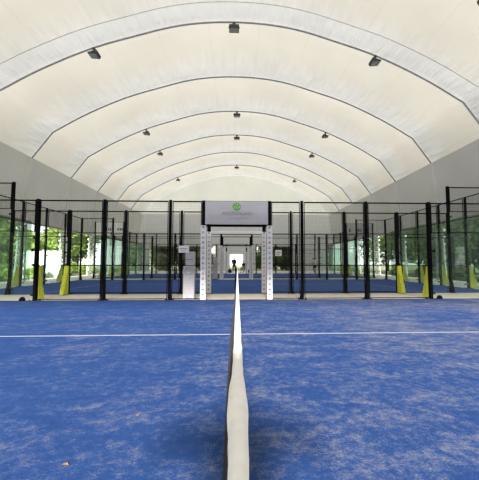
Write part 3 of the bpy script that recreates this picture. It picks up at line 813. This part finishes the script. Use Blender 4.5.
def person(loc, rz, J, label, top, bottom, shoes=M['shoe'], sleeves='short', legs='long', pose='standing'):
    """J: dict of joint positions in metres (local: +y is forward)"""
    r = thing('person', label, 'person', loc, rz)
    J = {k: Vector(v) for k, v in J.items()}
    order = ['pel', 'spine', 'chest', 'neck', 'head', 'crown']
    rad = {'pel': (.135, .115), 'spine': (.125, .10), 'chest': (.15, .11), 'neck': .052, 'head': (.078, .09), 'crown': (.062, .07),
           'sh': .062, 'el': .040, 'wr': .028, 'hip': .085, 'kn': .056, 'an': .038, 'toe': .034}
    jn, idx, ed = [], {}, []
    def add(n, p, rr): idx[n] = len(jn); jn.append((p, rr))
    for n in order: add(n, J[n], rad[n])
    for a, c in zip(order, order[1:]): ed.append((idx[a], idx[c]))
    for s in 'lr':
        for n in ('sh', 'el', 'wr', 'hip', 'kn', 'an', 'toe'): add(s+n, J[s+n], rad[n])
        ed += [(idx['chest'], idx[s+'sh']), (idx[s+'sh'], idx[s+'el']), (idx[s+'el'], idx[s+'wr']), (idx['pel'], idx[s+'hip']), (idx[s+'hip'], idx[s+'kn']), (idx[s+'kn'], idx[s+'an']), (idx[s+'an'], idx[s+'toe'])]
    parts = [skinned(jn, ed)]
    for s, sg_ in (('l', -1), ('r', 1)):             # hands: palm, four fingers and a thumb
        w = J[s+'wr']; d = (w-J[s+'el']).normalized()
        side = d.cross(V3(0, 0, 1));  side = side.normalized() if side.length > .2 else V3(0, 1, 0)
        nrm = side.cross(d).normalized()
        parts.append(skinned([(w-d*.01, .026), (w+d*.045, (.036, .018)), (w+d*.085, (.036, .015))], [(0, 1), (1, 2)], 1))
        for q, ln in enumerate((.062, .072, .068, .052)):
            b0 = w+d*.07+side*(.024-.016*q)
            parts.append(skinned([(b0, .009), (b0+d*ln*.5, .0085), (b0+d*ln*.8-nrm*.014, .008), (b0+d*ln-nrm*.034, .007)], [(0, 1), (1, 2), (2, 3)], 1))
        b0 = w+d*.03+side*.026
        parts.append(skinned([(b0, .011), (b0+d*.028+side*.022, .0095), (b0+d*.058+side*.026-nrm*.008, .008)], [(0, 1), (1, 2)], 1))
    # face: nose, brows/eye sockets and ears
    hd = J['head']; up = (J['crown']-J['head']).normalized()
    fw = Vector(J.get('look', V3(0, 1, 0))).normalized(); fw = (fw-up*fw.dot(up)).normalized(); rt = fw.cross(up)
    parts.append(skinned([(hd+fw*.075+up*.03, .011), (hd+fw*.098-up*.005, .016)], [(0, 1)], 1))
    parts.append(skinned([(hd+fw*.06-up*.055-rt*.02, .022), (hd+fw*.07-up*.06, .026), (hd+fw*.06-up*.055+rt*.02, .022)], [(0, 1), (1, 2)], 1))
    for s in (-1, 1): parts.append(skinned([(hd+rt*s*.078+up*.02, .012), (hd+rt*s*.084-up*.02, .010)], [(0, 1)], 1))
    obj('body', merge(parts, M['skin'], 'body'), r)
    eyes = MB()
    for s in (-1, 1):
        c = hd+fw*.080+rt*s*.032+up*.025
        eyes.path([c-rt*.011, c-rt*.004, c+rt*.004, c+rt*.011], [.003, .008, .008, .003], 6)
    c = hd+fw*.088-up*.045; eyes.path([c-rt*.024, c-rt*.01+up*-.002, c+rt*.01+up*-.002, c+rt*.024], [.002, .005, .005, .002], 6)
    obj('eyes_and_mouth', eyes.mesh('eyes', M['hair'], True), r)
    hb = -fw*.018+up*.03
    obj('hair', merge([skinned([(hd+hb-up*.02-fw*.02, (.086, .086)), (hd+hb+up*.045, (.088, .092)), (hd+hb+up*.095, (.055, .06))], [(0, 1), (1, 2)])], M['hair'], 'hair'), r)
    # clothes: the same joints, a little fuller
    def grow(a, k=1.13, e=.008):
        return tuple(x*k+e for x in a) if isinstance(a, tuple) else a*k+e
    tj = [(J['pel']-(J['spine']-J['pel'])*.65, grow(rad['pel'], 1.32)), (J['spine'], grow(rad['spine'], 1.30)), (J['chest'], grow(rad['chest'], 1.22)), (J['neck']-(J['neck']-J['chest'])*.35, .085)]
    te = [(0, 1), (1, 2), (2, 3)]
    for s in 'lr':
        i0 = len(tj); f = 1.0 if sleeves == 'long' else .55
        tj += [(J[s+'sh'], .076), (J[s+'sh']+(J[s+'el']-J[s+'sh'])*f, .056)]; te += [(2, i0), (i0, i0+1)]
        if sleeves == 'long': tj.append((J[s+'wr']-(J[s+'wr']-J[s+'el'])*.06, .038)); te.append((i0+1, i0+2))
    obj('shirt', merge([skinned(tj, te)], top, 'shirt'), r)
    bj = [(J['pel'], grow(rad['pel'], 1.06)), (J['pel']+(J['spine']-J['pel'])*.6, grow(rad['pel'], 1.04))]; be = [(0, 1)]
    for s in 'lr':
        i0 = len(bj); f = 1.0 if legs == 'long' else .72
        bj += [(J[s+'hip']+(J[s+'kn']-J[s+'hip'])*.12, .105), (J[s+'hip']+(J[s+'kn']-J[s+'hip'])*f, .074 if legs == 'long' else .085)]; be += [(0, i0), (i0, i0+1)]
        if legs == 'long': bj.append((J[s+'an']-(J[s+'an']-J[s+'kn'])*.08, .052)); be.append((i0+1, i0+2))
    obj('trousers' if legs == 'long' else 'shorts', merge([skinned(bj, be)], bottom, 'trousers'), r)
    for s in 'lr':
        a, t = J[s+'an'], J[s+'toe']
        heel = a-(t-a).normalized()*.04+V3(0, 0, -.035)
        obj('shoe', merge([skinned([(heel, .044), (a*.5+t*.5+V3(0, 0, -.012), .046), (t+(t-a).normalized()*.03, .038)], [(0, 1), (1, 2)])], shoes, 'shoe'), r)
    return r

stand = dict(pel=(0, 0, .92), spine=(0, .01, 1.10), chest=(0, 0, 1.30), neck=(0, .01, 1.46), head=(0, .03, 1.57), crown=(0, .02, 1.66),
             lsh=(-.19, 0, 1.38), lel=(-.25, -.03, 1.10), lwr=(-.23, .10, .88), rsh=(.19, 0, 1.38), rel=(.27, -.02, 1.10), rwr=(.20, .16, .98),
             lhip=(-.10, 0, .86), lkn=(-.12, .03, .48), lan=(-.13, 0, .09), ltoe=(-.15, .14, .04), rhip=(.10, 0, .86), rkn=(.13, .06, .48), ran=(.12, .0, .09), rtoe=(.16, .14, .04), look=(0, 1, 0))
person((-.26, 37.2, .004), .4+PI, stand, 'person in dark clothes standing in front of the bright end doorway', M['dark_cloth'], M['dark_cloth'], M['dark_cloth'], 'long')
sit = dict(pel=(0, 0, .55), spine=(0, .0, .73), chest=(0, .05, .92), neck=(0, .09, 1.06), head=(0, .13, 1.16), crown=(0, .13, 1.25),
           lsh=(-.18, .05, 1.0), lel=(-.24, .12, .76), lwr=(-.14, .34, .68), rsh=(.18, .05, 1.0), rel=(.24, .12, .76), rwr=(.12, .34, .68),
           lhip=(-.10, .03, .53), lkn=(-.17, .42, .53), lan=(-.16, .42, .09), ltoe=(-.18, .55, .04), rhip=(.10, .03, .53), rkn=(.17, .42, .53), ran=(.16, .40, .09), rtoe=(.18, .53, .04), look=(0, 1, -.1))
person((.82, 37.4, .004), PI-.5, sit, 'person in dark top sitting right of the standing figure by the doorway', M['dark_cloth'], M['grey_cloth'], M['dark_cloth'], 'short')
# stool under the seated person
st = thing('stool', 'low stool under the person sitting by the end doorway', 'stool', (.82, 37.4, .004), PI-.5)
obj('seat', bevel(MB().cbox((0, 0, .405), (.36, .34, .05)).mesh('seat', M['black']), .01, 2), st)
for sx in (-.14, .14):
    for sy in (-.13, .13): obj('leg', MB().path([(sx, sy, .39), (sx*1.15, sy*1.15, 0)], .014, 6).mesh('leg', M['black']), st)
play = dict(pel=(0, 0, .86), spine=(0, .05, 1.03), chest=(0, .13, 1.22), neck=(0, .19, 1.37), head=(0, .24, 1.47), crown=(0, .25, 1.56),
            lsh=(-.19, .13, 1.30), lel=(-.26, .28, 1.10), lwr=(-.12, .48, 1.06), rsh=(.19, .12, 1.30), rel=(.33, .05, 1.08), rwr=(.34, .30, 1.02),
            lhip=(-.10, 0, .80), lkn=(-.18, .22, .46), lan=(-.20, .10, .09), ltoe=(-.21, .24, .04), rhip=(.10, 0, .80), rkn=(.20, .06, .45), ran=(.26, -.22, .09), rtoe=(.28, -.08, .04), look=(0, 1, 0))
person((7.62, 33.0, .014), PI/2+.5, play, 'player in white shirt and dark shorts mid-stride on the farthest court', M['white_cloth'], M['dark_cloth'], M['shoe'], 'short', 'short')
# the photographer, bending over behind the camera
bent = dict(pel=(0, -.95, .86), spine=(0, -.82, 1.02), chest=(0, -.62, 1.17), neck=(0, -.46, 1.24), head=(0, -.34, 1.27), crown=(0, -.31, 1.36),
            lsh=(-.21, -.60, 1.24), lel=(-.50, -.42, 1.12), lwr=(-.13, -.16, 1.05), rsh=(.21, -.60, 1.24), rel=(.50, -.42, 1.12), rwr=(.13, -.16, 1.05),
            lhip=(-.11, -.93, .80), lkn=(-.24, -.72, .44), lan=(-.26, -.90, .09), ltoe=(-.30, -.76, .04), rhip=(.11, -.93, .80), rkn=(.24, -.72, .44), ran=(.26, -.90, .09), rtoe=(.30, -.76, .04), look=(0, 1, -.15))
person((-.006, 0, .0), 0, bent, 'photographer in grey bending over behind the net post, raising a camera', M['grey_cloth'], M['dark_cloth'], M['shoe'], 'long')
cm = thing('photo_camera', 'black camera held by the bending photographer', 'camera', (-.006, -.10, 1.12))
obj('body', bevel(MB().box((-.065, -.035, -.045), (.065, .0, .045)).mesh('body', M['cam']), .006, 2), cm)
obj('lens', MB().path([(0, 0, 0), (0, .06, 0)], .032, 16).mesh('lens', M['cam'], True), cm)
# bags on the floor by the far doorway
def bag(x, y, label, s=1.0):
    r = thing('sports_bag', label, 'bag', (x, y, .004), .2, 'bags on the floor by the far doorway')
    obj('body', bevel(MB().prism([(-.2*s, 0), (.2*s, 0), (.22*s, .2*s), (.12*s, .42*s), (-.12*s, .42*s), (-.22*s, .2*s)], 'y', -.12*s, .12*s).mesh('body', M['dark_cloth']), .03*s, 2), r)
    obj('handle', MB().path([(-.1*s, 0, .40*s), (-.06*s, 0, .50*s), (.06*s, 0, .50*s), (.1*s, 0, .40*s)], .012, 6).mesh('handle', M['dark_cloth']), r)
bag(-.72, 37.3, 'dark sports bag left of the standing person by the end doorway')
bag(1.42, 37.6, 'dark sports bag right of the sitting person by the end doorway', .8)

# dry leaves blown on to the near court
def dry_leaf(x, y, rz, s, label):
    b = MB(); N_ = 9; V = []
    for i in range(N_):
        t = i/(N_-1); w = math.sin(PI*t**.8)*.42
        z = .014*math.sin(PI*t)
        V += [(-w*s, (t-.5)*s, .002+(z+.35*w)*s*.6), (0, (t-.5)*s, .002+z*s*.4), (w*s, (t-.5)*s, .002+(z+.42*w)*s*.6)]
    Fc = [(i*3+k, i*3+k+1, (i+1)*3+k+1, (i+1)*3+k) for i in range(N_-1) for k in (0, 1)]
    b.add(V, Fc); b.path([(0, -.5*s, .004), (.03*s, -.75*s, .004)], .002, 5)
    tag(obj('dry_leaf', b.mesh('dry_leaf', M['dry'], True, fix=False), None, (x, y, .0155), (0, 0, rz)), label, 'leaf', 'dry leaves on the near court')
dry_leaf(-.94, 2.0, 1.2, .032, 'curled orange dry leaf on blue turf at the lower left')
dry_leaf(-.72, 2.60, .3, .030, 'brown dry leaf on blue turf, midway between lower left leaf and net')

# ------------------------------------------------------------------ light
w = bpy.data.worlds.new('world'); S.world = w; w.use_nodes = True
N, L = w.node_tree.nodes, w.node_tree.links
bg = N['Background']
tc = N.new('ShaderNodeTexCoord'); sp = N.new('ShaderNodeSeparateXYZ'); L.new(tc.outputs['Generated'], sp.inputs[0])
rp = N.new('ShaderNodeValToRGB'); L.new(sp.outputs[2], rp.inputs['Fac'])
rp.color_ramp.elements[0].position = 0; rp.color_ramp.elements[0].color = (1.0, 1.0, 1.0, 1)
rp.color_ramp.elements[1].position = 1; rp.color_ramp.elements[1].color = (.92, .96, 1.0, 1)
my = N.new('ShaderNodeMapRange'); my.interpolation_type = 'SMOOTHSTEP'; my.inputs['To Min'].default_value = 1.0; my.inputs['To Max'].default_value = 2.4
L.new(sp.outputs[1], my.inputs['Value'])
sk = N.new('ShaderNodeVectorMath'); sk.operation = 'SCALE'; L.new(rp.outputs['Color'], sk.inputs[0]); L.new(my.outputs[0], sk.inputs['Scale'])
L.new(sk.outputs[0], bg.inputs['Color']); bg.inputs['Strength'].default_value = .92
sl = bpy.data.lights.new('sun', 'SUN'); sl.energy = 16.0; sl.angle = math.radians(5); sl.color = (1, .96, .90)
so = bpy.data.objects.new('sun', sl); COL.objects.link(so); so.location = (0, -40, 20)
so.rotation_euler = (PI/2-math.radians(22.5), 0, math.radians(-.5))

S.view_settings.view_transform = 'Standard'; S.view_settings.look = 'None'
S.view_settings.exposure = 0; S.view_settings.gamma = 1; S.view_settings.use_curve_mapping = False
S.cycles.transparent_max_bounces = 48
S.cycles.diffuse_bounces = 5
